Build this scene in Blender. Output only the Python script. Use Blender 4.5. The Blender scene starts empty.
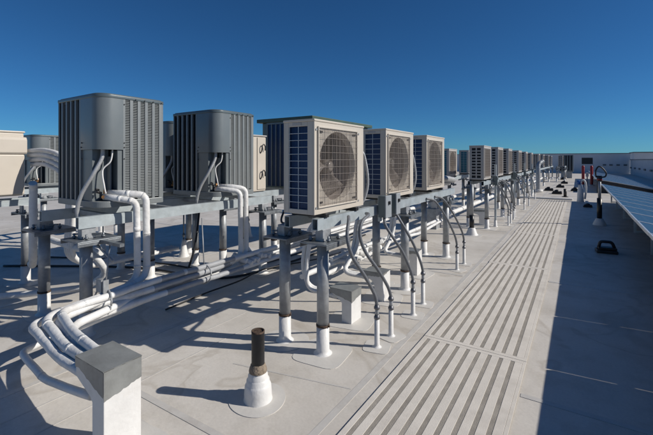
import bpy, bmesh, math, random
from mathutils import Vector, Matrix
R = math.radians
random.seed(7)
scn = bpy.context.scene
col = scn.collection

# ------------------------------------------------------------------ materials
def new_mat(name):
    m = bpy.data.materials.new(name); m.use_nodes = True
    nt = m.node_tree; b = nt.nodes['Principled BSDF']
    return m, nt, b

def mat(name, c, rough=.5, metal=0., var=.08, scale=6., bump=0., bscale=40., dirt=None, dirt_amt=.5, coat=0., spec=.5):
    """base colour with mottling, optional dirt colour, optional bump"""
    m, nt, b = new_mat(name); N = nt.nodes; L = nt.links
    tc = N.new('ShaderNodeTexCoord')
    nz = N.new('ShaderNodeTexNoise'); nz.inputs['Scale'].default_value = scale
    nz.inputs['Detail'].default_value = 6; nz.inputs['Roughness'].default_value = .6
    L.new(tc.outputs['Object'], nz.inputs['Vector'])
    rp = N.new('ShaderNodeValToRGB')
    rp.color_ramp.elements[0].position = .3; rp.color_ramp.elements[1].position = .72
    rp.color_ramp.elements[0].color = [max(0, x*(1-var)) for x in c] + [1]
    rp.color_ramp.elements[1].color = [min(1, x*(1+var)) for x in c] + [1]
    L.new(nz.outputs['Fac'], rp.inputs['Fac'])
    out = rp.outputs['Color']
    if dirt:
        n2 = N.new('ShaderNodeTexNoise'); n2.inputs['Scale'].default_value = scale*.35
        n2.inputs['Detail'].default_value = 8; n2.inputs['Roughness'].default_value = .7
        L.new(tc.outputs['Object'], n2.inputs['Vector'])
        r2 = N.new('ShaderNodeValToRGB'); r2.color_ramp.elements[0].position = .5
        r2.color_ramp.elements[1].position = .75
        r2.color_ramp.elements[1].color = (dirt_amt,)*3 + (1,)
        L.new(n2.outputs['Fac'], r2.inputs['Fac'])
        mx = N.new('ShaderNodeMixRGB'); mx.inputs[2].default_value = list(dirt) + [1]
        L.new(r2.outputs['Color'], mx.inputs[0]); L.new(out, mx.inputs[1]); out = mx.outputs[0]
    L.new(out, b.inputs['Base Color'])
    b.inputs['Metallic'].default_value = metal
    rr = N.new('ShaderNodeMapRange'); rr.inputs['To Min'].default_value = max(.02, rough-.08); rr.inputs['To Max'].default_value = min(1, rough+.1)
    L.new(nz.outputs['Fac'], rr.inputs['Value']); L.new(rr.outputs['Result'], b.inputs['Roughness'])
    b.inputs['Specular IOR Level'].default_value = spec
    if coat: b.inputs['Coat Weight'].default_value = coat; b.inputs['Coat Roughness'].default_value = .15
    if bump:
        n3 = N.new('ShaderNodeTexNoise'); n3.inputs['Scale'].default_value = bscale; n3.inputs['Detail'].default_value = 4
        L.new(tc.outputs['Object'], n3.inputs['Vector'])
        bp = N.new('ShaderNodeBump'); bp.inputs['Strength'].default_value = bump; bp.inputs['Distance'].default_value = .01
        L.new(n3.outputs['Fac'], bp.inputs['Height']); L.new(bp.outputs['Normal'], b.inputs['Normal'])
    return m

def roof_material():
    m, nt, b = new_mat('roof_membrane'); N = nt.nodes; L = nt.links
    tc = N.new('ShaderNodeTexCoord')
    def noise(scale, detail=6, rough=.6, dist=0.):
        n = N.new('ShaderNodeTexNoise'); n.inputs['Scale'].default_value = scale; n.inputs['Detail'].default_value = detail
        n.inputs['Roughness'].default_value = rough; n.inputs['Distortion'].default_value = dist
        L.new(tc.outputs['Object'], n.inputs['Vector']); return n
    def ramp(src, p0, p1, c0, c1):
        r = N.new('ShaderNodeValToRGB'); r.color_ramp.elements[0].position = p0; r.color_ramp.elements[1].position = p1
        r.color_ramp.elements[0].color = tuple(c0)+(1,); r.color_ramp.elements[1].color = tuple(c1)+(1,)
        L.new(src, r.inputs['Fac']); return r.outputs['Color']
    big = noise(.55, 8, .62, .6); mid = noise(3.2, 8, .7); fine = noise(60, 4, .6)
    c = ramp(big.outputs['Fac'], .34, .7, (.515, .478, .425), (.665, .63, .58))
    def mix(a, bcol, fac, mode='MIX'):
        x = N.new('ShaderNodeMixRGB'); x.blend_type = mode
        L.new(a, x.inputs[1])
        if isinstance(bcol, tuple): x.inputs[2].default_value = bcol+(1,)
        else: L.new(bcol, x.inputs[2])
        if isinstance(fac, float): x.inputs[0].default_value = fac
        else: L.new(fac, x.inputs[0])
        return x.outputs[0]
    st = ramp(mid.outputs['Fac'], .48, .78, (0, 0, 0), (.62, .62, .62))
    c = mix(c, (.38, .345, .29), st)
    pd = noise(1.1, 3, .5, 1.2)
    ring = N.new('ShaderNodeValToRGB'); e = ring.color_ramp.elements
    e[0].position = .55; e[0].color = (0, 0, 0, 1); e[1].position = .585; e[1].color = (.42, .42, .42, 1)
    e2 = ring.color_ramp.elements.new(.62); e2.color = (.08, .08, .08, 1); e3 = ring.color_ramp.elements.new(.9); e3.color = (.2, .2, .2, 1)
    L.new(pd.outputs['Fac'], ring.inputs['Fac'])
    c = mix(c, (.36, .315, .255), ring.outputs['Color'])
    c = mix(c, ramp(fine.outputs['Fac'], .3, .7, (.88, .88, .88), (1.06, 1.06, 1.06)), .6, 'MULTIPLY')
    L.new(c, b.inputs['Base Color'])
    rg = N.new('ShaderNodeMapRange'); rg.inputs['To Min'].default_value = .38; rg.inputs['To Max'].default_value = .68
    L.new(mid.outputs['Fac'], rg.inputs['Value']); L.new(rg.outputs['Result'], b.inputs['Roughness'])
    bp = N.new('ShaderNodeBump'); bp.inputs['Strength'].default_value = .35; bp.inputs['Distance'].default_value = .03
    w = noise(1.8, 5, .55, .4); L.new(w.outputs['Fac'], bp.inputs['Height'])
    b2 = N.new('ShaderNodeBump'); b2.inputs['Strength'].default_value = .12; b2.inputs['Distance'].default_value = .004
    L.new(fine.outputs['Fac'], b2.inputs['Height']); L.new(bp.outputs['Normal'], b2.inputs['Normal'])
    L.new(b2.outputs['Normal'], b.inputs['Normal'])
    return m

def stripe_mat(name, c1, c2, axis, scale, rough=.5, metal=0., bump=.5, width=.5):
    """fine parallel lines (coil fins)"""
    m, nt, b = new_mat(name); N = nt.nodes; L = nt.links
    tc = N.new('ShaderNodeTexCoord'); sp = N.new('ShaderNodeSeparateXYZ'); L.new(tc.outputs['Object'], sp.inputs[0])
    mu = N.new('ShaderNodeMath'); mu.operation = 'MULTIPLY'; mu.inputs[1].default_value = scale; L.new(sp.outputs[axis], mu.inputs[0])
    fr = N.new('ShaderNodeMath'); fr.operation = 'PINGPONG'; fr.inputs[1].default_value = 1; L.new(mu.outputs[0], fr.inputs[0])
    rp = N.new('ShaderNodeValToRGB'); rp.color_ramp.elements[0].position = width-.1; rp.color_ramp.elements[1].position = width+.1
    rp.color_ramp.elements[0].color = tuple(c1)+(1,); rp.color_ramp.elements[1].color = tuple(c2)+(1,)
    L.new(fr.outputs[0], rp.inputs['Fac']); L.new(rp.outputs['Color'], b.inputs['Base Color'])
    b.inputs['Roughness'].default_value = rough; b.inputs['Metallic'].default_value = metal
    bp = N.new('ShaderNodeBump'); bp.inputs['Strength'].default_value = bump; bp.inputs['Distance'].default_value = .003
    L.new(fr.outputs[0], bp.inputs['Height']); L.new(bp.outputs['Normal'], b.inputs['Normal'])
    return m

def panel_mat():
    m, nt, b = new_mat('solar_cells'); N = nt.nodes; L = nt.links
    tc = N.new('ShaderNodeTexCoord'); br = N.new('ShaderNodeTexBrick')
    br.offset = 0; br.inputs['Scale'].default_value = 1
    br.inputs['Brick Width'].default_value = .16; br.inputs['Row Height'].default_value = .16; br.inputs['Mortar Size'].default_value = .0022
    br.inputs['Color1'].default_value = (.012, .022, .05, 1); br.inputs['Color2'].default_value = (.014, .026, .058, 1)
    br.inputs['Mortar'].default_value = (.16, .18, .2, 1)
    L.new(tc.outputs['Object'], br.inputs['Vector']); 
    nz = N.new('ShaderNodeTexNoise'); nz.inputs['Scale'].default_value = 2.5; nz.inputs['Detail'].default_value = 6
    L.new(tc.outputs['Object'], nz.inputs['Vector'])
    mx = N.new('ShaderNodeMixRGB'); mx.inputs[2].default_value = (.07, .095, .11, 1)
    mr = N.new('ShaderNodeMapRange'); mr.inputs['To Min'].default_value = .12; mr.inputs['To Max'].default_value = .42
    L.new(nz.outputs['Fac'], mr.inputs['Value']); L.new(mr.outputs['Result'], mx.inputs[0]); L.new(br.outputs['Color'], mx.inputs[1])
    L.new(mx.outputs[0], b.inputs['Base Color'])
    b.inputs['Roughness'].default_value = .25; b.inputs['Specular IOR Level'].default_value = .3
    return m

M = {}
M['roof'] = roof_material()
M['patch'] = mat('roof_patch', (.57, .55, .515), .5, 0, .05, 6, .15, 30, (.50, .46, .40), .4)
M['seam'] = mat('roof_seam', (.52, .50, .47), .4, 0, .06, 14, .1, 30, (.36, .32, .28), .7)
M['matbase'] = mat('mat_base', (.30, .275, .24), .8, 0, .2, 9, .3, 160, (.16, .14, .12), .5)
M['matrib'] = mat('mat_rib', (.63, .59, .535), .7, 0, .08, 5, .12, 140, (.40, .36, .31), .7)
M['galv'] = mat('galvanised_steel', (.33, .345, .36), .5, .35, .25, 14, .12, 60, (.30, .29, .28), .6)
M['galvdark'] = mat('galvanised_plate', (.22, .24, .26), .45, .6, .3, 16, .1, 60, (.12, .11, .10), .6)
M['rail'] = mat('rail_steel', (.42, .47, .49), .5, .35, .14, 9, .1, 50, (.30, .27, .23), .45)
M['white'] = mat('white_paint', (.68, .675, .66), .5, 0, .06, 10, .2, 45, (.52, .48, .42), .45)
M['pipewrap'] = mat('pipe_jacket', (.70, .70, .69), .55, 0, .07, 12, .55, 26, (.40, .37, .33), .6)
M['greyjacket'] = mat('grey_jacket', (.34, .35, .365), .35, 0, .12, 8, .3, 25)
M['capmetal'] = mat('cap_metal', (.27, .28, .275), .42, .35, .2, 9, .1, 50, (.14, .13, .12), .5)
M['tape'] = mat('pipe_tape', (.55, .55, .54), .5, 0, .1, 20)
M['rust'] = mat('rusty_band', (.085, .055, .038), .8, .2, .6, 40, .5, 80)
M['black'] = mat('black_plastic', (.018, .018, .02), .45, 0, .3, 20, .1, 60)
M['blackpipe'] = mat('black_iron', (.011, .011, .012), .36, 0, .4, 30, .2, 60)
M['cream'] = mat('cream_enamel', (.56, .505, .43), .42, 0, .03, 5, .03, 60, (.42, .36, .28), .3)
M['creamgrey'] = mat('grey_cream_enamel', (.44, .41, .38), .45, 0, .04, 5, .03, 60, (.38, .34, .29), .3)
M['fan'] = mat('fan_plastic', (.20, .175, .155), .3, 0, .08, 8)
M['cavity'] = mat('fan_cavity', (.23, .195, .17), .7, 0, .2, 8)
M['wire'] = mat('guard_wire', (.34, .295, .26), .4, .2, .05, 10)
M['wirelight'] = mat('coil_guard_wire', (.55, .58, .60), .4, .3, .05, 10)
M['coil'] = stripe_mat('coil_blue', (.006, .022, .07), (.012, .05, .15), 'X', 260, .35, .3)
M['coilteal'] = stripe_mat('coil_teal', (.02, .12, .17), (.03, .2, .26), 'X', 260, .35, .3)
M['coildark'] = stripe_mat('coil_dark', (.010, .010, .012), (.03, .03, .035), 'X', 200, .5, .2)
M['greymetal'] = mat('grey_enamel', (.16, .18, .187), .34, .1, .05, 4, .03, 40, (.16, .165, .165), .35)
M['greylid'] = mat('grey_lid', (.10, .125, .135), .34, .1, .06, 4, .03, 40)
M['greylight'] = mat('light_grey_enamel', (.20, .217, .222), .4, .1, .05, 5, .03, 40, (.18, .18, .17), .3)
M['core'] = mat('coil_core', (.012, .014, .018), .6, .2, .3, 30)
M['hose'] = mat('grey_hose', (.15, .16, .175), .42, .1, .1, 40, .4, 160)
M['hoselight'] = mat('light_hose', (.42, .43, .44), .4, .3, .1, 40, .4, 160)
M['fitting'] = mat('conduit_fitting', (.17, .17, .18), .4, .6, .2, 30)
M['boxgrey'] = mat('switch_box', (.36, .39, .41), .4, .2, .06, 8, .03, 30, (.25, .24, .22), .3)
M['boxdark'] = mat('switch_box_side', (.12, .15, .16), .4, .2, .06, 8)
M['brass'] = mat('brass', (.38, .2, .08), .4, .7, .3, 60)
M['green'] = mat('green_lid', (.06, .095, .07), .5, .1, .1, 6)
M['greenbody'] = mat('grey_green_body', (.13, .17, .17), .45, .1, .06, 6)
M['red'] = mat('red_paint', (.30, .015, .015), .4, 0, .1, 10)
M['blue'] = mat('blue_plastic', (.03, .12, .35), .4, 0, .1, 10)
M['alu'] = mat('aluminium_frame', (.62, .64, .66), .35, .6, .06, 14)
M['panel'] = panel_mat()
M['wall'] = mat('parapet_paint', (.50, .53, .57), .7, 0, .06, 1.2, .1, 12, (.36, .37, .38), .4)
M['coping'] = mat('coping_metal', (.10, .12, .14), .5, .3, .1, 5)
M['yellow'] = mat('yellow_tag', (.6, .45, .05), .5, 0, .1, 10)

# ------------------------------------------------------------------ mesh helpers
class MB:
    def __init__(s): s.bm = bmesh.new(); s.mats = []; s.cur = 0
    def use(s, m):
        if m not in s.mats: s.mats.append(m)
        s.cur = s.mats.index(m); return s
    def face(s, vs, smooth=False):
        try: f = s.bm.faces.new(vs)
        except ValueError: return
        f.material_index = s.cur; f.smooth = smooth
    def box(s, x0, x1, y0, y1, z0, z1):
        v = [s.bm.verts.new(p) for p in ((x0,y0,z0),(x1,y0,z0),(x1,y1,z0),(x0,y1,z0),(x0,y0,z1),(x1,y0,z1),(x1,y1,z1),(x0,y1,z1))]
        for q in ((0,3,2,1),(4,5,6,7),(0,1,5,4),(1,2,6,5),(2,3,7,6),(3,0,4,7)): s.face([v[i] for i in q])
        return s
    def obox(s, c, ax, ay, az, hx, hy, hz):
        c = Vector(c); ax = Vector(ax).normalized()*hx; ay = Vector(ay).normalized()*hy; az = Vector(az).normalized()*hz
        v = [s.bm.verts.new(c+i*ax+j*ay+k*az) for k in (-1,1) for i,j in ((-1,-1),(1,-1),(1,1),(-1,1))]
        for q in ((0,3,2,1),(4,5,6,7),(0,1,5,4),(1,2,6,5),(2,3,7,6),(3,0,4,7)): s.face([v[i] for i in q])
        return s
    def bar(s, a, b, w, h):
        a = Vector(a); b = Vector(b); d = (b-a); up = Vector((0,0,1)) if abs(d.normalized().z) < .95 else Vector((0,1,0))
        sx = d.cross(up).normalized(); sz = sx.cross(d).normalized()
        return s.obox((a+b)/2, d, sx, sz, d.length/2, w/2, h/2)
    def ring(s, c, ax, r, n):
        ax = Vector(ax).normalized(); t = Vector((0,0,1)) if abs(ax.z) < .9 else Vector((1,0,0))
        u = ax.cross(t).normalized(); w = ax.cross(u)
        return [s.bm.verts.new(Vector(c)+r*(math.cos(2*math.pi*i/n)*u+math.sin(2*math.pi*i/n)*w)) for i in range(n)]
    def cyl(s, a, b, r, n=16, r2=None, caps=True):
        a = Vector(a); b = Vector(b); d = b-a
        A = s.ring(a, d, r, n); B = s.ring(b, d, r if r2 is None else r2, n)
        for i in range(n): s.face([A[i], B[i], B[(i+1)%n], A[(i+1)%n]], True)
        if caps: s.face(A); s.face(B[::-1])
        return s
    def lathe(s, cx, cy, prof, n=24):
        prev = None
        for (r, z) in prof:
            cur = [s.bm.verts.new((cx+r*math.cos(2*math.pi*i/n), cy+r*math.sin(2*math.pi*i/n), z)) for i in range(n)]
            if prev:
                for i in range(n): s.face([prev[i], prev[(i+1)%n], cur[(i+1)%n], cur[i]], True)
            prev = cur
        s.face(prev); return s
    def tube(s, pts, r, n=10, smooth=6, wob=0.):
        P = catmull([Vector(p) for p in pts], smooth) if smooth else [Vector(p) for p in pts]
        # parallel transport
        t0 = (P[1]-P[0]).normalized(); u = t0.orthogonal().normalized(); prev = None; last = t0
        for i, p in enumerate(P):
            t = (P[min(i+1, len(P)-1)]-P[max(i-1, 0)]).normalized()
            q = last.rotation_difference(t); u = (q @ u); u = (u-u.dot(t)*t).normalized(); w = t.cross(u); last = t
            rr = r*(1+wob*random.uniform(-1, 1))
            cur = [s.bm.verts.new(p+rr*(math.cos(2*math.pi*k/n)*u+math.sin(2*math.pi*k/n)*w)) for k in range(n)]
            if prev:
                for k in range(n): s.face([prev[k], prev[(k+1)%n], cur[(k+1)%n], cur[k]], True)
            else: s.face(cur[::-1])
            prev = cur
        s.face(prev); return s
    def prism(s, poly, z0, z1, smooth=False, taper=0):
        A = [s.bm.verts.new((x, y, z0)) for x, y in poly]; B = [s.bm.verts.new((x, y, z1)) for x, y in poly]; n = len(poly)
        for i in range(n): s.face([A[i], A[(i+1)%n], B[(i+1)%n], B[i]], smooth)
        s.face(A[::-1]); s.face(B); return s
    def strip(s, line, z0, z1, th):
        """open wall of thickness th following a 2-D line"""
        n = len(line); off = []
        for i, (x, y) in enumerate(line):
            a = Vector(line[max(0, i-1)]); b = Vector(line[min(n-1, i+1)]); d = (b-a).normalized(); off.append((x-d.y*th, y+d.x*th))
        poly = list(line)+off[::-1]
        A = [s.bm.verts.new((x, y, z0)) for x, y in poly]; B = [s.bm.verts.new((x, y, z1)) for x, y in poly]; k = len(poly)
        for i in range(k): s.face([A[i], A[(i+1)%k], B[(i+1)%k], B[i]])
        for i in range(n-1):
            s.face([A[i], A[k-1-i], A[k-2-i], A[i+1]]); s.face([B[i], B[i+1], B[k-2-i], B[k-1-i]])
        return s
    def build(s, name, m=None, parent=None, bevel=0., seg=2, sharp=True):
        if m is not None: s.mats = [m]
        bmesh.ops.recalc_face_normals(s.bm, faces=s.bm.faces)
        me = bpy.data.meshes.new(name); s.bm.to_mesh(me); s.bm.free()
        for x in s.mats: me.materials.append(x)
        if len(s.mats) == 1:
            for p in me.polygons: p.material_index = 0
        o = bpy.data.objects.new(name, me); col.objects.link(o)
        if parent: o.parent = parent
        if bevel:
            bv = o.modifiers.new('bevel', 'BEVEL'); bv.width = bevel; bv.segments = seg; bv.limit_method = 'ANGLE'; bv.angle_limit = R(50)
            bv.harden_normals = False
        return o

def catmull(P, k):
    out = []
    for i in range(len(P)-1):
        p0 = P[max(i-1, 0)]; p1 = P[i]; p2 = P[i+1]; p3 = P[min(i+2, len(P)-1)]
        for j in range(k):
            t = j/k
            out.append(.5*((2*p1)+(p2-p0)*t+(2*p0-5*p1+4*p2-p3)*t*t+(3*p1-p0-3*p2+p3)*t**3))
    out.append(P[-1]); return out

def rounded(pts, r, k=6):
    """polyline with its corners rounded by radius r (3-D)"""
    P = [Vector(p) for p in pts]; out = [P[0]]
    for i in range(1, len(P)-1):
        a = (P[i-1]-P[i]); b = (P[i+1]-P[i]); rr = min(r, a.length*.45, b.length*.45)
        A = P[i]+a.normalized()*rr; B = P[i]+b.normalized()*rr
        for j in range(k+1):
            t = j/k; out.append((1-t)**2*A+2*t*(1-t)*P[i]+t*t*B)
    out.append(P[-1]); return out

LABELS = {}
def tag(o, label, cat, group=None, share=False):
    o['label'] = label; o['category'] = cat
    if group: o['group'] = group
    assert 4 <= len(label.split()) <= 16, label
    if not share: assert label not in LABELS, label
    LABELS[label] = 1
    return o
def thing(name, loc, label, cat, group=None, share=False):
    o = bpy.data.objects.new(name, None); o.empty_display_size = .1; col.objects.link(o); o.location = loc
    return tag(o, label, cat, group, share)
def structure(o): o['kind'] = 'structure'; return o
def dup(root, loc, label, group=None, scale=None, share=False, rz=None):
    r = root.copy(); col.objects.link(r); r.location = loc
    if scale: r.scale = scale
    if rz is not None: r.rotation_euler.z = rz
    tag(r, label, root['category'], group or root.get('group'), share)
    for ch in list(root.children):
        c = ch.copy(); col.objects.link(c); c.parent = r
        for g_ in ch.children:
            d = g_.copy(); col.objects.link(d); d.parent = c
    return r

# ------------------------------------------------------------------ setting: roof
g_ = MB(); n = 60
g_.bm.verts.new
for i in range(1):
    v = [g_.bm.verts.new(p) for p in ((-70,-20,0),(30,-20,0),(30,85,0),(-70,85,0))]; g_.face(v)
structure(g_.build('roof_surface', M['roof']))
bl = MB(); v = [bl.bm.verts.new(p) for p in ((-3000,-3000,-9),(3000,-3000,-9),(3000,3000,-9),(-3000,3000,-9))]; bl.face(v)
structure(bl.build('ground', mat('ground_far', (.16, .17, .14), .9, 0, .3, .02)))

# membrane laps: long welded seams of the roof sheet
sm = MB()
def seam_strip(a, b, w, z=.004, t=.003):
    a = Vector(a+(0,)); b = Vector(b+(0,)); d = (b-a).normalized(); nn = Vector((-d.y, d.x, 0))*w/2
    P = [a-nn, b-nn, b+nn, a+nn]
    lo = [sm.bm.verts.new((p.x, p.y, .0)) for p in P]; hi = [sm.bm.verts.new((p.x, p.y, z*.5)) for p in P]
    sm.face(hi)
    for i in range(4): sm.face([lo[i], lo[(i+1)%4], hi[(i+1)%4], hi[i]])
for x in (-1.17, -2.95, -4.75, -6.55, -8.35, -10.1, 1.2):
    seam_strip((x, -3), (x+.05, 48), .045)
for x in (-2.41, -2.66): seam_strip((x, -3), (x+.02, 2.6), .012, .003)
seam_strip((-2.66, 1.22), (-1.9, 1.2), .012, .003); seam_strip((-2.05, 1.9), (-1.2, 2.1), .012, .003)
for x, y in ((-1.17, 1.35), (-1.17, 4.9), (-1.17, 8.4), (-1.17, 12.0), (-2.95, 2.2), (-2.95, 6.0), (-4.75, 3.1), (-6.55, 1.4), (-6.55, 5.2)):
    seam_strip((x-1.74, y-.03), (x-.03, y+.02), .04, .0055)
for y in (1.0, 2.62, 5.25, 7.9, 10.6, 13.2): seam_strip((-.295, y), (1.1, y+.03), .04, .0055)
structure(sm.build('roof_seams', M['seam']))

patches = []
def patch(x, y, r=.13, square=False):
    patches.append((x, y, r, square))

# low kerb at the end of the walkway
k_ = MB(); k_.box(-2.2, -.16, 16.25, 16.42, 0, .06); structure(k_.build('roof_kerb', M['white'], bevel=.02))

# ------------------------------------------------------------------ walkway mats
ORD = ['first', 'second', 'third', 'fourth', 'fifth', 'sixth', 'seventh', 'eighth', 'ninth', 'tenth', 'eleventh', 'twelfth', 'thirteenth', 'fourteenth', 'fifteenth', 'sixteenth', 'seventeenth']
def make_mat(y0, y1, x0, skew, label):
    t = thing('walkway_mat', (x0, y0, .004), label, 'walkway mat', 'ribbed walkway mats laid end to end')
    t.rotation_euler.z = skew
    L_ = y1-y0; W = .745
    b = MB(); b.box(0, W, 0, L_, 0, .007); b.build('mat_base', M['matbase'], t)
    r = MB()
    # wide plain margins and nine raised light ribs
    r.box(0, .035, 0, L_, .007, .0095); r.box(W-.022, W, 0, L_, .007, .0095)
    r.box(.035, W-.022, 0, .04, .007, .0095); r.box(.035, W-.022, L_-.04, L_, .007, .0095)
    nrib = 9; pitch = (W-.035-.022)/(nrib)
    for i in range(nrib):
        a = .035+i*pitch+pitch*.36
        r.box(a, a+pitch*.64-.001 if i == nrib-1 else a+pitch*.64, .04, L_-.04, .007, .0095)
    r.build('tread_ribs', M['matrib'], t, bevel=.001, seg=1)
ys = [.30, 3.05, 5.76, 8.45, 11.2, 13.9, 15.95]
for i in range(6):
    lab = ['ribbed walkway mat nearest the camera, cut by the bottom of the photo', 'ribbed walkway mat just beyond the nearest joint in the walkway',
           'ribbed walkway mat between the second and third joints, beside the middle conduits', 'ribbed walkway mat fourth from the camera, in the narrowing strip',
           'ribbed walkway mat fifth from the camera, far down the strip', 'short ribbed walkway mat at the far end against the white kerb'][i]
    make_mat(ys[i]+.002, ys[i+1]-.002, -1.052+random.uniform(-.006, .006), random.uniform(-.0025, .0025), lab)

# ------------------------------------------------------------------ mini split condenser (origin: near, right, bottom corner)
def make_mini(name, label, group, body, side='wire', coil='coil', H=.69, W=.75, D=.285, sticker=True):
    t = thing(name, (0, 0, 0), label, 'air conditioner', group)
    B = MB()
    # rear wall, far wall, floor
    B.box(-D, -D+.012, 0, W, 0, H-.012); B.box(-D+.012, -.012, W-.012, W, 0, H-.012); B.box(-D+.012, -.012, .012, W-.012, 0, .012)
    # near side: frame round the coil opening
    B.box(-D+.012, -D+.05, 0, .012, 0, H-.012); B.box(-.062, -.012, 0, .012, 0, H-.012)
    B.box(-D+.05, -.062, 0, .012, 0, .035); B.box(-D+.05, -.062, 0, .012, H-.045, H-.012)
    # front with round fan opening
    cy, cz, r = .325, .345, .272; py0, py1, pz0, pz1 = 0, W, 0, H-.012; nseg = 72
    inner, outer, lip = [], [], []
    for i in range(nseg):
        a = 2*math.pi*i/nseg; dy, dz = math.cos(a), math.sin(a)
        k = min([(py1-cy)/dy if dy > 1e-6 else 9, (py0-cy)/dy if dy < -1e-6 else 9, (pz1-cz)/dz if dz > 1e-6 else 9, (pz0-cz)/dz if dz < -1e-6 else 9])
        inner.append((0, cy+r*dy, cz+r*dz)); outer.append((0, cy+k*dy, cz+k*dz)); lip.append((-.05, cy+(r-.012)*dy, cz+(r-.012)*dz))
    # snap nearest outer points onto the four corners
    for c in ((py0, pz0), (py1, pz0), (py1, pz1), (py0, pz1)):
        j = min(range(nseg), key=lambda q: (outer[q][1]-c[0])**2+(outer[q][2]-c[1])**2); outer[j] = (0, c[0], c[1])
    I = [B.bm.verts.new(p) for p in inner]; O = [B.bm.verts.new(p) for p in outer]; Lp = [B.bm.verts.new(p) for p in lip]
    O2 = [B.bm.verts.new((-.012, p[1], p[2])) for p in outer]
    for i in range(nseg):
        j = (i+1) % nseg; B.face([I[i], O[i], O[j], I[j]]); B.face([Lp[i], I[i], I[j], Lp[j]], True); B.face([O[i], O2[i], O2[j], O[j]])
    B.build('casing', M[body], t, bevel=.003)
    Ld = MB(); Ld.box(-D-.004, .006, -.006, W+.004, H-.012, H+.006); Ld.build('top_cover', M[body], t, bevel=.006)
    # raised trim round the fan guard
    T = MB(); ty0, ty1, tz0, tz1 = .035, .625, .045, .645
    T.box(.0, .014, ty0, ty0+.012, tz0, tz1); T.box(0, .014, ty1-.012, ty1, tz0, tz1)
    T.box(0, .014, ty0+.012, ty1-.012, tz0, tz0+.012); T.box(0, .014, ty0+.012, ty1-.012, tz1-.012, tz1)
    T.build('guard_frame', M[body], t, bevel=.003)
    sc = MB()
    for (y, z) in ((.02, .05), (.02, .62), (.60+.05, .05), (.655, .62), (.06, .08), (.60, .08), (.06, .61), (.60, .61)):
        sc.cyl((0, y, z), (.006, y, z), .008, 10)
    sc.build('screws', M['galv'], t)
    for (y, z) in ((.075, .605), (.575, .605), (.075, .085), (.575, .085)):
        mk = MB(); mk.box(.001, .007, y-.022, y+.022, z-.007, z+.007); mk.build('guard_clip', M['black'], t)
    G = MB()
    y = ty0+.012; 
    gy = [ty0+.03+i*.0535 for i in range(11)]; gz = [tz0+.03+i*.0540 for i in range(11)]
    for q in gy: G.cyl((.012, q, tz0+.006), (.012, q, tz1-.006), .0013, 5, caps=False)
    for q in gz: G.cyl((.0155, ty0+.006, q), (.0155, ty1-.006, q), .0013, 5, caps=False)
    for i in range(45): q = ty0+.022+i*.0124; G.cyl((.009, q, tz0+.012), (.009, q, tz1-.012), .0012, 4, caps=False)
    gr = G.build('fan_guard', M['wire'], t)
    C = MB()
    cv = MB(); P1 = cv.ring((-.05, cy, cz), (1, 0, 0), r-.006, 48); P2 = cv.ring((-.165, cy, cz), (1, 0, 0), r-.01, 48)
    for i in range(48): cv.face([P1[i], P2[i], P2[(i+1) % 48], P1[(i+1) % 48]], True)
    cv.face(P2); C.bm.free(); cv.build('fan_shroud', M['cavity'], t)
    F = MB(); F.cyl((-.15, cy, cz), (-.075, cy, cz), .058, 24, .050); F.cyl((-.075, cy, cz), (-.065, cy, cz), .05, 24, .03)
    for bld in range(3):
        a0 = R(35+120*bld); rows = []
        for ir in range(7):
            rr = .05+(r-.068)*ir/6; row = []
            wd = R(62-14*abs(ir-3)/3)
            for ia in range(7):
                f = ia/6-.5; a = a0+f*wd+ir*.07; x = -.115+f*.075-.010*math.cos(f*3)
                row.append(F.bm.verts.new((x, cy+rr*math.cos(a), cz+rr*math.sin(a))))
            rows.append(row)
        for ir in range(6):
            for ia in range(6): F.face([rows[ir][ia], rows[ir][ia+1], rows[ir+1][ia+1], rows[ir+1][ia]], True)
    fo = F.build('fan', M['fan'], t); so = fo.modifiers.new('thick', 'SOLIDIFY'); so.thickness = .005
    K = MB(); K.box(-D+.045, -.058, .022, .045, .03, H-.04); K.build('coil', M[coil], t)
    S = MB(); x0, x1 = -D+.05, -.062
    if side == 'wire':
        S.cyl(((x0+x1)/2, .006, .035), ((x0+x1)/2, .006, H-.045), .0032, 6, caps=False)
        S.cyl((x0+.004, .006, .035), (x0+.004, .006, H-.045), .0022, 6, caps=False)
        nn = 12
        for i in range(1, nn): S.cyl((x0, .004, .035+i*(H-.08)/nn), (x1, .004, .035+i*(H-.08)/nn), .0026, 6, caps=False)
        S.build('coil_guard', M['wirelight'], t)
    else:
        S.box((x0+x1)/2-.012, (x0+x1)/2+.012, .001, .012, .035, H-.045); nn = 10
        for i in range(1, nn):
            z = .035+i*(H-.08)/nn; S.box(x0, (x0+x1)/2-.012, .002, .013, z-.011, z+.011); S.box((x0+x1)/2+.012, x1, .002, .013, z-.011, z+.011)
        S.build('coil_guard', M[body], t)
    if sticker:
        st = MB(); st.box(-.20, -.115, -.0025, 0, H-.036, H-.018); st.build('blank_plate', M['creamgrey'], t)
    ft = MB()
    for y in (.12, .58): ft.box(-D-.02, .02, y, y+.045, -.032, -.001)
    ft.build('feet', M['black'], t, bevel=.004)
    return t
A_GRP = 'fan units in the row beside the walkway'
miniA = make_mini('fan_condenser', 'tall cream fan unit, largest and nearest of the row beside the walkway', A_GRP, 'cream')
miniA.location = (-1.58, 2.235, 1.052)
miniS = make_mini('fan_condenser', 'cream fan unit with slotted side, first beyond the gap in the front row', A_GRP, 'creamgrey', 'slots', 'coildark', sticker=False)
miniS.location = (-1.58, 8.15, 1.05)

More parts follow.
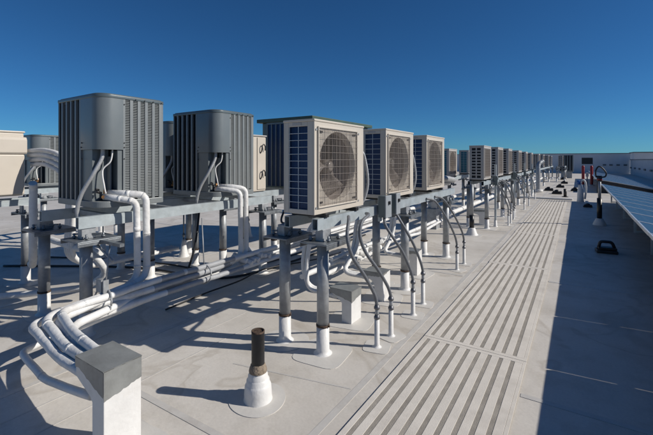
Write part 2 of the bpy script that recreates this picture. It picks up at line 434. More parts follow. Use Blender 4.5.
# ------------------------------------------------------------------ big upright condenser (origin: near, right, bottom corner)
def prof(x0, y1, rb, rs, x1=0., y0=0., n=12):
    """outline counter-clockwise from the near left corner; big radius rb at the near right corner"""
    P = []
    def arc(cx, cy, r, a0, a1, n):
        for i in range(n+1):
            a = R(a0+(a1-a0)*i/n); P.append((cx+r*math.cos(a), cy+r*math.sin(a)))
    arc(x0+rs, y0+rs, rs, 180, 270, 4); arc(x1-rb, y0+rb, rb, 270, 360, n); arc(x1-rs, y1-rs, rs, 0, 90, 4); arc(x0+rs, y1-rs, rs, 90, 180, 4)
    return P
def make_cond(name, label, group):
    t = thing(name, (0, 0, 0), label, 'air conditioner', group)
    X0, Y1, H, RC = -.78, .61, .985, .12
    b = MB(); b.prism(prof(X0, Y1, RC, .03), 0, .055); b.build('base_pan', M['greylight'], t, bevel=.006)
    c = MB(); c.prism([(X0+.03, .03), (-.15, .03), (-.15, .17), (-.03, .205), (-.03, Y1-.03), (X0+.03, Y1-.03)], .055, H-.05)
    c.build('coil', M['core'], t)
    l = MB(); P = prof(X0-.003, Y1+.003, RC+.003, .033, .003, -.003); l.prism(P, H-.040, H-.010, True)
    P2 = prof(X0+.014, Y1-.014, RC-.014, .03, -.014, .014); l.prism(P2, H-.010, H, True)
    lo = l.build('lid', M['greylid'], t, bevel=.008, seg=3)
    # top fan guard
    gd = MB(); cx, cy = -.39, .31
    for k in range(7):
        rr = .04+k*.035; pts = [(cx+rr*math.cos(2*math.pi*i/32), cy+rr*math.sin(2*math.pi*i/32), H+.006) for i in range(33)]; gd.tube(pts, .003, 5, 0)
    for k in range(8):
        a = R(45*k); gd.cyl((cx, cy, H+.008), (cx+.25*math.cos(a), cy+.25*math.sin(a), H+.002), .0035, 5)
    gd.build('top_guard', M['black'], t)
    # curved corner cover, upper part only
    arc = [(-.312, 0), (-.12, 0)]+[(-.12+.12*math.sin(R(a)), .12-.12*math.cos(R(a))) for a in range(6, 91, 6)]+[(0, .208)]
    cc = MB(); cc.strip(arc, .50, H-.040, .014); o = cc.build('corner_cover', M['greymetal'], t)
    for p in o.data.polygons:
        if abs(p.normal.z) < .5: p.use_smooth = True
    md = o.modifiers.new('w', 'WEIGHTED_NORMAL'); 
    cb = MB(); cb.prism([(-.30, .014), (-.12, .014)]+[(-.12+.106*math.sin(R(a)), .12-.106*math.cos(R(a))) for a in range(6, 91, 6)]+[(-.014, .20), (-.15, .20), (-.30, .03)], .503, .515)
    cb.build('cover_floor', M['greylid'], t)
    lp = MB(); lp.box(-.312, -.135, .014, .028, .055, .50); lp.box(-.147, -.135, .028, .15, .055, .50); lp.build('lower_panel', M['greymetal'], t, bevel=.002)
    lp = MB(); lp.box(-.028, -.012, .165, .208, .055, .50); lp.build('corner_post', M['greymetal'], t, bevel=.002)
    rp = MB(); rp.box(-.132, -.08, .135, .147, .06, .44); rp.build('recess_plate', M['greylight'], t)
    rp = MB(); rp.strip([(-.134, .168), (-.03, .20)], .06, .49, -.006); rp.build('recess_back', M['greylid'], t)
    # louvres: near face
    lv = MB(); xa, xb = X0, -.313; n = 5
    lv.prism([(xa, .03), (xa+.009, .009), (xa+.03, 0), (xa+.034, .012), (xa+.012, .034)], .055, H-.040)
    pw = (xb-(xa+.03))/n
    for i in range(n):
        a = xa+.03+i*pw; lv.box(a+pw*.70, a+pw, 0, .018, .055, H-.04)
    lv.build('louvre_panel', M['greylight'], t)
    lv = MB(); ya, yb = .2085, Y1; n = 5; pw = (yb-.03-ya)/n
    lv.prism([(-.03, yb), (-.009, yb-.009), (0, yb-.03), (-.012, yb-.034), (-.034, yb-.012)], .055, H-.040)
    lv.box(-.018, 0, ya, ya+.018, .055, H-.040)
    for i in range(n):
        a = ya+.018+i*(yb-.03-ya-.018)/n; w = (yb-.03-ya-.018)/n
        lv.box(-.018, 0, a+w*.62, a+w, .055, H-.040)
        for q in range(58):
            z = .068+q*.0152
            v = [lv.bm.verts.new(p) for p in ((-.003, a, z), (-.003, a+w*.62, z), (-.013, a+w*.62, z+.0112), (-.013, a, z+.0112))]; lv.face(v)
    lv.build('louvre_panel', M['greylight'], t)
    # the two hidden sides
    lv = MB()
    for i in range(13): a = X0+.03+i*.055; lv.box(a, a+.02, Y1-.018, Y1, .055, H-.040)
    for i in range(11): a = .03+i*.05; lv.box(X0, X0+.018, a, a+.02, .055, H-.040)
    lv.build('louvre_panel', M['greylight'], t)
    sc = MB()
    for (x, y, z) in ((-.30, -.003, .52), (-.29, -.003, .56), (-.29, -.003, .42)): sc.cyl((x, y+.004, z), (x, y-.003, z), .006, 8)
    for (y, z) in ((.217, .52), (.217, .56), (.217, .90), (.217, .42)): sc.cyl((-.003, y, z), (.004, y, z), .006, 8)
    for k in range(4): sc.cyl((.002, .32+k*.085, H-.03), (.012, .32+k*.085, H-.03), .005, 8); 
    sc.build('screws', M['black'], t)
    wh = MB(); wh.tube([(-.09, .08, .51), (-.092, .07, .42), (-.12, .01, .28), (-.19, -.045, .12), (-.235, -.06, -.02), (-.23, -.04, -.12)], .017, 10, 8); wh.build('conduit_whip', M['hoselight'], t)
    wh = MB(); wh.tube([(-.045, .14, .51), (-.05, .125, .40), (-.085, .075, .32), (-.055, .075, .18), (-.05, .085, .12)], .0065, 8, 8); wh.build('control_cable', M['white'], t)
    vv = MB().use(M['brass']); vv.cyl((-.13, .11, .09), (-.06, .07, .09), .016, 10); vv.cyl((-.10, .10, .09), (-.10, .10, .15), .011, 10)
    vv.use(M['black']); vv.cyl((-.15, .12, .06), (-.15, .05, .055), .018, 10); vv.box(-.19, -.12, .05, .10, .02, .05); vv.cyl((-.08, .05, .13), (-.08, .02, .14), .012, 8); vv.cyl((-.12, .06, .15), (-.09, .02, .16), .009, 8)
    vv.build('service_valve', None, t)
    return t
B_GRP = 'tall grey louvred condensers'
cond = make_cond('louvred_condenser', 'tall grey louvred condenser with rounded corner cover, nearest on the left', B_GRP)
cond.location = (-3.35, 1.61, 1.04)
dup(cond, (-3.35, 2.842, 1.035), 'tall grey louvred condenser standing right of the nearest one, cream cabinet behind it')
dup(cond, (-4.42, 3.02, 1.03), 'grey condenser mostly hidden in the slot between the two big louvred ones', scale=(1, 1, .95))
dup(cond, (-7.35, 2.52, 1.02), 'grey louvred condenser showing above the white pipes behind the cream unit', scale=(1, 1.1, .86))

# ------------------------------------------------------------------ strut stands
def add_post(t, x, y, h, r=.045, white=.205, collar=True):
    p = MB(); p.cyl((x, y, white-.01), (x, y, h), r, 24); po = p.build('post', M['galv'], t)
    s = MB(); s.lathe(x, y, [(r+.03, .001), (r+.012, .012), (r+.004, .03), (r+.003, white)], 24); s.build('sleeve', M['white'], po)
    if collar:
        c = MB(); c.cyl((x, y, white), (x, y, white+.015), r+.006, 24); c.box(x+r, x+r+.016, y-.005, y+.005, white+.002, white+.014); c.build('collar', M['rust'], po)
    patch(x, y, .19 if random.random() < .5 else .15, random.random() < .6)
def channel(m_, x, y0, y1, z0, z1, w):
    """C channel along y: web on the right, flanges to the left"""
    m_.box(x+w/2-.005, x+w/2, y0, y1, z0, z1); m_.box(x-w/2, x+w/2-.005, y0, y1, z1-.005, z1); m_.box(x-w/2, x+w/2-.005, y0, y1, z0, z0+.005); m_.box(x-w/2, x-w/2+.004, y0, y1, z0+.005, z1-.005)
def make_stand(label, xl, xr, posts, y0, y1, ztop=1.02, rh=.085, plate=(.24, .34), r=.045, simple=False):
    t = thing('equipment_stand', (0, 0, 0), label, 'stand', 'galvanised stands carrying the units')
    hp = ztop-rh-.10
    for (x, y) in posts:
        add_post(t, x, y, hp, r)
        p = MB(); dx, dy = plate
        p.box(x-dx/2, x+dx/2, y-dy*.38, y+dy*.62, hp, hp+.012); p.box(x+dx/2-.006, x+dx/2, y-dy*.38, y+dy*.62, hp-.028, hp); p.box(x-dx/2, x-dx/2+.006, y-dy*.38, y+dy*.62, hp-.028, hp)
        po = p.build('cap_plate', M['galvdark'], t, bevel=.002)
        q = MB(); q.box(x-.035, x+.035, y-.05, y+.06, hp+.012, ztop-rh); q.build('saddle', M['galv'], t, bevel=.004)
        q = MB()
        for (a, b) in ((-.07, -.06), (.07, -.03), (-.06, .09), (.075, .1)):
            q.cyl((x+a, y+b, hp+.012), (x+a, y+b, hp+.055), .009, 8); q.cyl((x+a, y+b, hp+.02), (x+a, y+b, hp+.032), .018, 6)
        q.bar((x-.09, y-.06, hp+.045), (x+.085, y+.08, hp+.05), .022, .012)
        q.build('clamp_bolts', M['galvdark'], po)
    for x in (xl, xr):
        q = MB(); channel(q, x, y0, y1, ztop-rh, ztop, .05); q.build('rail', M['rail'], t)
    yy = y0+.25
    while yy < y1-.1:
        cs = MB(); cs.box(xl+.026, xr-.026, yy, yy+.04, ztop-.045, ztop-.005); yy += .62; cs.build('cross_bar', M['galv'], t)
    return t
make_stand('galvanised pipe-leg stand under the three nearest cream fan units', -1.86, -1.60, [(-1.97, 2.377), (-1.60, 2.374), (-1.965, 4.03), (-1.62, 4.05), (-1.98, 5.72), (-1.647, 5.737)], 2.27, 5.95)
make_stand('galvanised pipe-leg stand under the first far group of fan units', -1.86, -1.60, [(-1.98, 8.6), (-1.61, 8.59), (-1.98, 10.6), (-1.61, 10.6), (-1.98, 12.3), (-1.61, 12.3)], 8.1, 12.4, r=.042)
make_stand('galvanised pipe-leg stand under the last small fan units of the row', -1.86, -1.60, [(-1.98, 13.7), (-1.61, 13.7), (-1.98, 16.3), (-1.61, 16.3), (-1.98, 18.2), (-1.61, 18.2)], 13.2, 18.5, r=.042)
make_stand('galvanised stand carrying the two big grey louvred condensers', -4.08, -3.38, [(-4.196, 1.53), (-3.40, 1.537), (-4.11, 3.62), (-3.385, 3.64)], 1.46, 3.78, ztop=.985, rh=.095, plate=(.30, .34), r=.048)
make_stand('galvanised stand behind the big louvred condensers, in their shade', -5.08, -4.43, [(-4.42, 2.74), (-4.44, 3.42), (-5.1, 2.74), (-5.1, 3.8)], 2.6, 3.95, ztop=.975, rh=.08)
make_stand('galvanised stand under the cream unit at the left edge', -5.76, -5.50, [(-5.45, 1.80), (-5.5, .8)], .7, 1.95, ztop=.985, rh=.07, plate=(.42, .2))
make_stand('galvanised stand under the cream cabinet and green-topped unit', -4.45, -3.95, [(-4.45, 4.35), (-3.95, 4.5), (-4.45, 6.6), (-3.62, 6.6)], 3.75, 6.9, ztop=.985, rh=.085)
make_stand('galvanised stand under the far louvred condenser beyond the white pipes', -8.0, -7.42, [(-8.0, 2.7), (-7.42, 2.7), (-8.0, 3.9), (-7.42, 3.9)], 2.4, 4.1, ztop=.98, rh=.08)
make_stand('galvanised stand of the second row seen through the gap in the fan units', -2.98, -2.72, [(-3.02, 9.7), (-2.7, 9.7), (-3.02, 12.4), (-2.7, 12.4), (-3.02, 15), (-2.7, 15)], 9.5, 15.4, r=.042)
make_stand('galvanised stand in the crowded middle distance behind the front row', -4.4, -4.1, [(-4.4, 9), (-4.1, 9), (-4.4, 12), (-4.1, 12)], 8.8, 12.4, r=.042)
make_stand('galvanised stand with small units near the far dark cabinets', -1.9, -1.6, [(-1.95, 21.5), (-1.6, 21.5), (-1.95, 24.5), (-1.6, 24.5), (-1.95, 28.9), (-1.6, 28.9), (-1.95, 33), (-1.6, 33)], 21.2, 33.6, r=.042)
make_stand('galvanised stand far off near the end wall', -1.2, -.75, [(-1.2, 30.2), (-.75, 30.2), (-1.2, 33), (-.75, 33)], 30, 33.4, r=.042)

# ------------------------------------------------------------------ copies along the rows
mini_labels = [(3.465, 'cream fan unit second along the front row, above the two switch boxes'), (4.675, 'cream fan unit third along the front row, last before the gap')]
for y, lab in mini_labels: dup(miniA, (-1.58+random.uniform(-.004, .004), y, 1.068), lab, A_GRP)
for y, lab in ((9.84, 'small cream fan unit second beyond the gap in the front row'), (11.35, 'small cream fan unit third beyond the gap in the front row'),
               (13.4, 'small cream fan unit fourth beyond the gap in the front row'), (15.35, 'small cream fan unit fifth beyond the gap in the front row'),
               (17.5, 'tiny cream fan unit last of the front row, sixth beyond the gap')):
    dup(miniS, (-1.58+random.uniform(-.02, .02), y, 1.05+random.uniform(0, .025)), lab, A_GRP, rz=random.uniform(-.03, .03))
miniT = make_mini('fan_condenser', 'grey-brown fan unit with blue-green coil, left of the gap behind the front row', 'fan units of the second row', 'creamgrey', 'wire', 'coilteal', sticker=False)
miniT.location = (-2.68, 9.6, 1.04)
dup(miniT, (-2.7, 11.75, 1.05), 'grey-brown fan unit with teal coil, right of its twin in the gap')
dup(miniT, (-2.7, 14.0, 1.05), 'fan unit of the second row, half hidden behind the slotted cream unit')
far_spots = [(-1.62, 21.6, 'dark-sided cream fan unit first beyond the end of the front row'), (-1.62, 24.6, 'small fan unit among the far clutter above the walkway'),
             (-1.6, 28.7, 'pale fan unit with dark side, left one of the far pair'), (-1.62, 32.4, 'tiny fan unit hidden behind the left one of the far pair'),
             (-.85, 30.3, 'pale fan unit with dark side, right one of the far pair')]
for x, y, lab in far_spots: dup(miniS, (x, y, 1.06), lab, 'far fan units near the end wall')
dup(cond, (-4.0, 9.1, 1.0), 'grey louvred condenser behind the second row, glimpsed through the gap', scale=(1, 1, .8))
dup(cond, (-4.0, 10.7, 1.0), 'grey louvred condenser furthest back, glimpsed through the gap', scale=(1, 1, .8))

# green-topped large packaged unit
t = thing('packaged_unit', (0, 0, 0), 'large grey-green unit with overhanging dark green lid behind the nearest fan unit', 'air handler')
b = MB(); b.box(-4.50, -3.46, 4.83, 6.72, .99, 2.075); b.build('body', M['greenbody'], t, bevel=.01)
b = MB(); b.box(-4.57, -3.40, 4.76, 6.80, 2.075, 2.135); b.build('lid', M['green'], t, bevel=.008)
b = MB(); b.box(-4.36, -3.50, 4.80, 4.828, 1.02, 2.04); b.build('coil', M['coil'], t)
b = MB()
for i in range(10): x = -4.36+i*.0945; b.box(x, x+.018, 4.785, 4.80, 1.02, 2.06)
b.box(-4.36, -3.50, 4.782, 4.80, 2.04, 2.07); b.build('coil_guard', M['greymetal'], t)
# cream cabinet with two black handles
t = thing('equipment_cabinet', (0, 0, 0), 'cream metal cabinet with two black hook handles right of the louvred condensers', 'cabinet')
b = MB(); b.box(-4.75, -3.90, 3.74, 4.255, .99, 1.795); b.build('body', M['cream'], t, bevel=.012)
b = MB(); b.box(-4.77, -3.885, 3.73, 4.268, 1.795, 1.815); b.build('top', M['creamgrey'], t, bevel=.005)
b = MB(); b.box(-3.90, -3.888, 4.07, 4.245, 1.02, 1.78); b.build('door', M['cream'], t, bevel=.004)
for z in (1.62, 1.24):
    b = MB(); b.tube([(-3.886, 4.13, z-.07), (-3.86, 4.13, z-.03), (-3.855, 4.135, z+.03), (-3.855, 4.165, z+.06), (-3.855, 4.195, z+.03), (-3.86, 4.20, z-.03)], .008, 8, 5); b.build('handle', M['black'], t)
# cream unit with stepped cover at the left edge of the view
t = thing('cream_condenser', (0, 0, 0), 'cream unit with a stepped valve cover at the left edge', 'air conditioner')
t.location = (-.032, .002, -.088); t.scale = (1.07,)*3
b = MB(); b.box(-5.40, -5.095, .92, 1.675, 1.045, 1.735); b.build('casing', M['cream'], t, bevel=.012)
b = MB(); b.box(-5.408, -5.085, .91, 1.685, 1.735, 1.755); b.build('top_cover', M['cream'], t, bevel=.008)
b = MB()
pr = [(-5.095, 1.50), (-5.060, 1.50), (-5.045, 1.52), (-5.045, 1.655), (-5.065, 1.685), (-5.095, 1.69)]
A_ = [b.bm.verts.new((x, 1.34, z)) for x, z in pr]; B_ = [b.bm.verts.new((x, 1.69, z)) for x, z in pr]
for i in range(6): b.face([A_[i], A_[(i+1) % 6], B_[(i+1) % 6], B_[i]])
b.face(A_); b.face(B_[::-1]); b.build('valve_cover', M['cream'], t, bevel=.006)
b = MB(); b.box(-5.095, -5.06, 1.36, 1.672, 1.06, 1.497); b.build('side_panel', M['cream'], t, bevel=.012)
b = MB(); b.tube([(-5.03, 1.335, 1.62), (-5.02, 1.33, 1.4), (-5.02, 1.325, 1.1), (-5.03, 1.32, .96)], .018, 10, 6); b.build('cable', M['hose'], t)

# ------------------------------------------------------------------ switch boxes and flexible conduits
def switch_box(y0, y1, z0, z1, label, x1=-1.475, x0=-1.555):
    t = thing('switch_box', (0, 0, 0), label, 'switch box', 'switch boxes on the front rail')
    b = MB(); b.box(x0, x1-.012, y0, y1, z0, z1); b.build('housing', M['boxdark'], t, bevel=.004)
    b = MB(); b.box(x1-.012, x1, y0-.003, y1+.003, z0-.003, z1+.003); b.build('door', M['boxgrey'], t, bevel=.004)
    b = MB(); b.box(x1, x1+.014, (y0+y1)/2-.012, (y0+y1)/2+.012, (z0+z1)/2+.02, (z0+z1)/2+.05); b.build('handle', M['black'], t)
    b = MB(); b.bar((x0-.012, (y0+y1)/2, z1-.01), (x0-.012, (y0+y1)/2, .87), .024, .041); b.build('bracket', M['rail'], t)
switch_box(3.23, 3.355, .915, 1.115, 'grey switch box on a bracket left of its twin, below the second fan unit')
switch_box(3.475, 3.57, .92, 1.12, 'narrower grey switch box right of its twin, below the second fan unit')
switch_box(9.0, 9.12, .9, 1.1, 'small grey switch box below the first far fan unit')
switch_box(11.95, 12.07, .9, 1.1, 'small grey switch box farther along the front rail')

def conduit(x, y, path, label, zs=.225, r=.0135, scale_fit=1):
    t = thing('flexible_conduit', (0, 0, 0), label, 'conduit', 'flexible conduits rising from the roof')
    b = MB(); b.lathe(x, y, [(.045, .001), (.03, .006), (.0205, .02), (.0195, zs)], 16); b.build('stub', M['white'], t)
    b = MB(); b.cyl((x, y, zs), (x, y, zs+.10), .0145, 12); b.build('nipple', M['galv'], t)
    for z in (zs-.008, zs+.068):
        b = MB(); b.lathe(x, y, [(.012, z), (.020, z+.001), (.0235, z+.005), (.0235, z+.021), (.018, z+.025), (.018, z+.034), (.014, z+.036)], 14); b.build('coupling', M['fitting'], t)
    b = MB(); b.tube([(x, y, zs+.10)]+path, r, 10, 9); b.build('hose', M['hose'], t)
    patch(x, y, .10, True)
conduit(-1.301, 2.681, [(-1.312, 2.655, .42), (-1.345, 2.555, .58), (-1.39, 2.45, .74), (-1.42, 2.43, .88), (-1.45, 2.50, .985), (-1.52, 2.62, 1.0)], 'grey flexible conduit nearest the camera, left of the nearest pair')
conduit(-1.286, 2.912, [(-1.297, 2.87, .42), (-1.335, 2.76, .58), (-1.39, 2.66, .73), (-1.42, 2.625, .86), (-1.43, 2.68, .96), (-1.45, 2.83, .995), (-1.52, 2.92, .99)], 'grey flexible conduit, right one of the nearest pair')
conduit(-1.288, 3.42, [(-1.30, 3.39, .42), (-1.34, 3.30, .60), (-1.40, 3.20, .76), (-1.47, 3.20, .86), (-1.515, 3.28, .92)], 'grey flexible conduit rising to the left switch box')
conduit(-1.303, 3.737, [(-1.315, 3.70, .43), (-1.36, 3.62, .62), (-1.43, 3.54, .80), (-1.50, 3.52, .92)], 'grey flexible conduit rising to the right switch box')
conduit(-1.331, 5.139, [(-1.34, 5.08, .45), (-1.38, 4.95, .64), (-1.44, 4.82, .82), (-1.50, 4.72, .94), (-1.57, 4.62, .97)], 'grey flexible conduit below the third fan unit, left of a pair')
conduit(-1.326, 5.489, [(-1.335, 5.43, .45), (-1.38, 5.3, .64), (-1.44, 5.16, .82), (-1.50, 5.05, .94), (-1.57, 4.95, .97)], 'grey flexible conduit below the third fan unit, right of a pair')
fl = ['left of the first far pair', 'right of the first far pair', 'left of the second far pair', 'right of the second far pair', 'by the last mat joint', 'by the end of the walkway', 'last and farthest of the row']
for i, y in enumerate((9.27, 9.62, 10.3, 10.7, 12.5, 13.6, 16.0)):
    q = random.uniform(-.08, .08); w_ = random.uniform(-.03, .03)
    conduit(-1.31+w_, y, [(-1.32+w_, y-.06, .45), (-1.36, y-.2+q*.5, .64+w_), (-1.42, y-.33+q, .82), (-1.49, y-.43+q, .94+w_), (-1.58, y-.5+q, .97)], 'small grey flexible conduit, '+fl[i], r=.014)

# tall support rods rising beside the far units
for i, (x, y, zt) in enumerate(((-1.50, 8.95, 1.35), (-1.50, 11.9, 1.35), (-1.5, 14.3, 1.35), (-1.5, 16.9, 1.3))):
    t = thing('strut_post', (0, 0, 0), ['thin upright strut beside the first slotted fan unit', 'thin upright strut between the third and fourth slotted fan units', 'thin upright strut rising before the fifth slotted fan unit', 'thin upright strut near the end of the fan row'][i], 'strut', 'thin upright struts along the far row')
    b = MB(); b.box(x-.02, x+.02, y-.02, y+.02, .14, zt); b.build('upright', M['rail'], t)
    b = MB(); b.lathe(x, y, [(.05, .001), (.035, .02), (.03, .14)], 12); b.build('sleeve', M['white'], t)
    b = MB(); b.box(x-.014, x+.05, y-.05, y-.02, .9, 1.1); b.build('junction_box', M['boxdark'], t)

# ------------------------------------------------------------------ roof pipe hoods (white columns with an overhanging metal head)
def hood(x1, y0, w, d, dc, h, label, seed=0, cap=.16):
    """x1: right face, y0 near face, w along y, d head depth, dc column depth"""
    t = thing('pipe_hood', (0, 0, 0), label, 'pipe hood', 'white pipe hoods')
    b = MB()
    # L-shaped side outline (x, z), extruded along y
    zc = h*.66 if seed else h-.16
    pr = [(x1-dc, 0), (x1, 0), (x1, h-.003), (x1-d, h-.003), (x1-d, zc+.06), (x1-dc-.02, zc), (x1-dc, zc-.02)]
    A_ = [b.bm.verts.new((x, y0, z)) for x, z in pr]; B_ = [b.bm.verts.new((x, y0+w, z)) for x, z in pr]; n = len(pr)
    for i in range(n): b.face([A_[i], B_[i], B_[(i+1) % n], A_[(i+1) % n]])
    b.face(A_); b.face(B_[::-1]); b.build('column', M['white'], t, bevel=.004)
    # metal cap: top sheet with skirts and a ragged lower paint line
    rnd = random.Random(seed+3); c = MB()
    def skirt(p, q, z0f, nrm):
        n = 14; top = []; bot = []
        for i in range(n+1):
            f = i/n; P = Vector(p).lerp(Vector(q), f)+Vector(nrm)*.003
            top.append(c.bm.verts.new((P.x, P.y, h))); bot.append(c.bm.verts.new((P.x, P.y, z0f(f)+rnd.uniform(-.004, .004))))
        for i in range(n): c.face([top[i], bot[i], bot[i+1], top[i+1]])
    skirt((x1, y0, 0), (x1, y0+w, 0), lambda f: h-cap+.035*f, (1, 0, 0))
    skirt((x1-d, y0, 0), (x1, y0, 0), lambda f: h-.05-(cap-.05)*max(0, f-.15), (0, -1, 0))
    skirt((x1-d, y0+w, 0), (x1-d, y0, 0), lambda f: h-.06, (-1, 0, 0))
    c.box(x1-d-.003, x1+.003, y0-.003, y0+w+.003, h-.002, h+.002)
    c.build('metal_cap', M['capmetal'], t)
    patch(x1-dc/2, y0+w/2, .2, True)
hood(-1.86, .917, .185, .277, .11, .452, 'white pipe hood with grey metal cap at the bottom left foreground', 0, .14)
hood(-1.665, 2.92, .18, .225, .10, .29, 'low white pipe hood between the pipe legs of the nearest stand', 1, .10)
hood(-1.66, 3.56, .18, .225, .10, .29, 'low white pipe hood beside the second pair of stand legs', 2, .03)
hood(-1.68, 4.60, .18, .225, .10, .30, 'low white pipe hood below the third fan unit', 3, .02)
hood(-1.72, 8.95, .25, .32, .12, .34, 'low white pipe hood beyond the black-footed pipe', 4, .03)

# ------------------------------------------------------------------ refrigerant pipes
def pipe(pts, r, label, rad=.09, m='pipewrap', bands=(), group='white insulated pipes', share=False, grey=None):
    b = MB(); P = rounded(pts, rad, 8)
    # resample straight runs so that the jacket wobbles a little
    Q = [P[0]]
    for p in P[1:]:
        L_ = (p-Q[-1]).length; k = max(1, int(L_/.09))
        a = Q[-1]
        for j in range(1, k+1):
            q = a.lerp(p, j/k); Q.append(q+Vector((random.uniform(-1, 1), random.uniform(-1, 1), random.uniform(-1, 1)))*(.0022 if j < k else 0))
    b.tube(Q, r*1.03, 12, 0, .035)
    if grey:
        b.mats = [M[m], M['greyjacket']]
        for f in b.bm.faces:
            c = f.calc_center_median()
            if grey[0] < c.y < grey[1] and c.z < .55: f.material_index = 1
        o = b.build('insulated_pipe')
    else: o = b.build('insulated_pipe', M[m])
    tag(o, label, 'pipe', group, share)
    if bands:
        i = 5
        while i < len(Q)-4:
            d = (Q[i+1]-Q[i-1]).normalized(); w = random.uniform(.008, .022); tb = MB(); tb.cyl(Q[i]-d*w, Q[i]+d*w, r*1.085, 12, r*1.07); tb.build('tape_band', M[m], o)
            i += bands+random.randint(-2, 3)
    return o
# two from the nearest louvred condenser
pipe([(-3.44, 1.70, 1.13), (-3.30, 1.76, 1.115), (-3.20, 1.852, 1.09), (-3.20, 1.857, .80), (-3.195, 1.86, .43), (-3.09, 1.62, .375), (-2.965, 1.15, .355), (-2.55, 1.085, .35), (-2.06, 1.05, .36)], .027, 'white insulated pipe bent down from the nearest condenser, left of its twin', .10, bands=7)
pipe([(-3.44, 1.74, 1.16), (-3.28, 1.82, 1.155), (-3.20, 1.94, 1.14), (-3.20, 1.945, .80), (-3.195, 1.945, .42), (-3.12, 1.72, .40), (-3.02, 1.095, .375), (-2.55, 1.03, .35), (-2.06, 1.01, .36)], .029, 'white insulated pipe bent down from the nearest condenser, right of its twin', .12, bands=8)
# two from the second
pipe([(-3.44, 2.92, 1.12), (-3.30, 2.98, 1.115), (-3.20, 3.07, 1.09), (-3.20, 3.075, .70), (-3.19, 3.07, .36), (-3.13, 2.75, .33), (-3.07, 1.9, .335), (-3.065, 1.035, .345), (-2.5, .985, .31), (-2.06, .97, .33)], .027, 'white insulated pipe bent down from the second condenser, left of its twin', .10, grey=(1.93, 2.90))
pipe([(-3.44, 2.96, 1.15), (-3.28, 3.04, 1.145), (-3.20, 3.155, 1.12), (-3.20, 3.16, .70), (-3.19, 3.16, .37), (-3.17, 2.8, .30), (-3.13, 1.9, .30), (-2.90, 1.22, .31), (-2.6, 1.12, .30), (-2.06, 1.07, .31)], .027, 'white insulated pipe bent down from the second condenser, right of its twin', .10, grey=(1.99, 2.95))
# lower runs of the same bundle
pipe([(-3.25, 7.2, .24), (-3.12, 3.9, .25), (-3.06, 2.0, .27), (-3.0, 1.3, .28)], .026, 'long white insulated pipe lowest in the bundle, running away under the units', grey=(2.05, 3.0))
pipe([(-3.32, 7.2, .29), (-3.20, 3.9, .30), (-3.17, 2.3, .25), (-3.12, 1.7, .22), (-3.08, .99, .18), (-2.6, .95, .17), (-2.06, .96, .25)], .020, 'thin white pipe below the bundle with a low bend at the left', .07, bands=9)
pipe([(-3.40, 7.2, .24), (-3.27, 4.4, .26), (-3.24, 3.3, .29), (-3.21, 3.24, .36), (-3.19, 3.17, .43)], .026, 'white insulated pipe joining the bundle by the second pair of risers')
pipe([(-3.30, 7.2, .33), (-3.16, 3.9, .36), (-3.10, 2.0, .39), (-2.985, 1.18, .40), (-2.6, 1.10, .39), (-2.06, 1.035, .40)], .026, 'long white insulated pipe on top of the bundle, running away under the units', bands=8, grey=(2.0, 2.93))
# lumpy jacket joint where the risers meet the run
jb = MB()
for i in range(7):
    y = 3.02+i*.06+random.uniform(-.01, .01); jb.cyl((-3.30+random.uniform(-.02, .02), y, .34+random.uniform(-.03, .03)), (-3.08+random.uniform(-.02, .02), y+.05, .31+random.uniform(-.03, .03)), .026+random.uniform(0, .008), 10)
tag(jb.build('jacket_joint', M['pipewrap'], bevel=.004), 'lumpy white taped joint where the second risers meet the pipe run', 'pipe joint')
# hoses going into the low hoods from the fan units
def drop(y, hy, labs, xr=-1.93):
    for k, lab in enumerate(labs):
        o = .055*k
        pipe([(-1.84, y+.25+o, 1.00), (-2.06-o*.6, y+.12+o, .95), (-2.14-o, y+.02, .75), (-2.16-o*.8, y-.03, .42), (-2.12-o*.5, hy-.04+o, .235), (-1.93, hy+.06+o, .20), (-1.86, hy+.06+o, .19)], .021, lab, .12, group='white pipes looping into the low hoods')
drop(2.95, 2.93, ['white pipe looping behind the nearest legs into the low hood, outer one', 'white pipe looping behind the nearest legs into the low hood, inner one'])
drop(3.95, 3.57, ['white pipe looping into the second low hood, outer one', 'white pipe looping into the second low hood, inner one'])
drop(5.0, 4.61, ['white pipe looping into the third low hood, outer one', 'white pipe looping into the third low hood, inner one'])
pipe([(-2.35, 3.1, .26), (-2.30, 4.2, .30), (-2.38, 5.0, .24), (-2.30, 6.2, .27), (-2.34, 7.6, .25)], .026, 'white pipe lying behind the front legs, left one', bands=5)
pipe([(-2.27, 3.3, .22), (-2.22, 4.3, .24), (-2.29, 5.0, .28), (-2.22, 6.2, .22), (-2.26, 7.6, .25)], .024, 'white pipe lying behind the front legs, right one', bands=4)
pipe([(-2.31, 3.6, .33), (-2.27, 4.1, .36), (-2.33, 4.8, .32), (-2.27, 5.6, .33)], .022, 'short white pipe on top of the pair behind the front legs', bands=3)
# crumpled bright jacket behind the front legs
for i, (y, lab) in enumerate(((3.75, 'crumpled white jacket wrap on the pipes behind the second legs'), (4.5, 'crumpled white jacket wrap farther along the pipes behind the legs'))):
    jb = MB()
    for k in range(9):
        yy = y+k*.055; jb.cyl((-2.40+random.uniform(-.03, .03), yy, .28+random.uniform(-.05, .06)), (-2.19+random.uniform(-.03, .03), yy+random.uniform(.02, .09), .30+random.uniform(-.05, .06)), .022+random.uniform(0, .012), 8)
    tag(jb.build('jacket_wrap', M['pipewrap']), lab, 'pipe wrap')
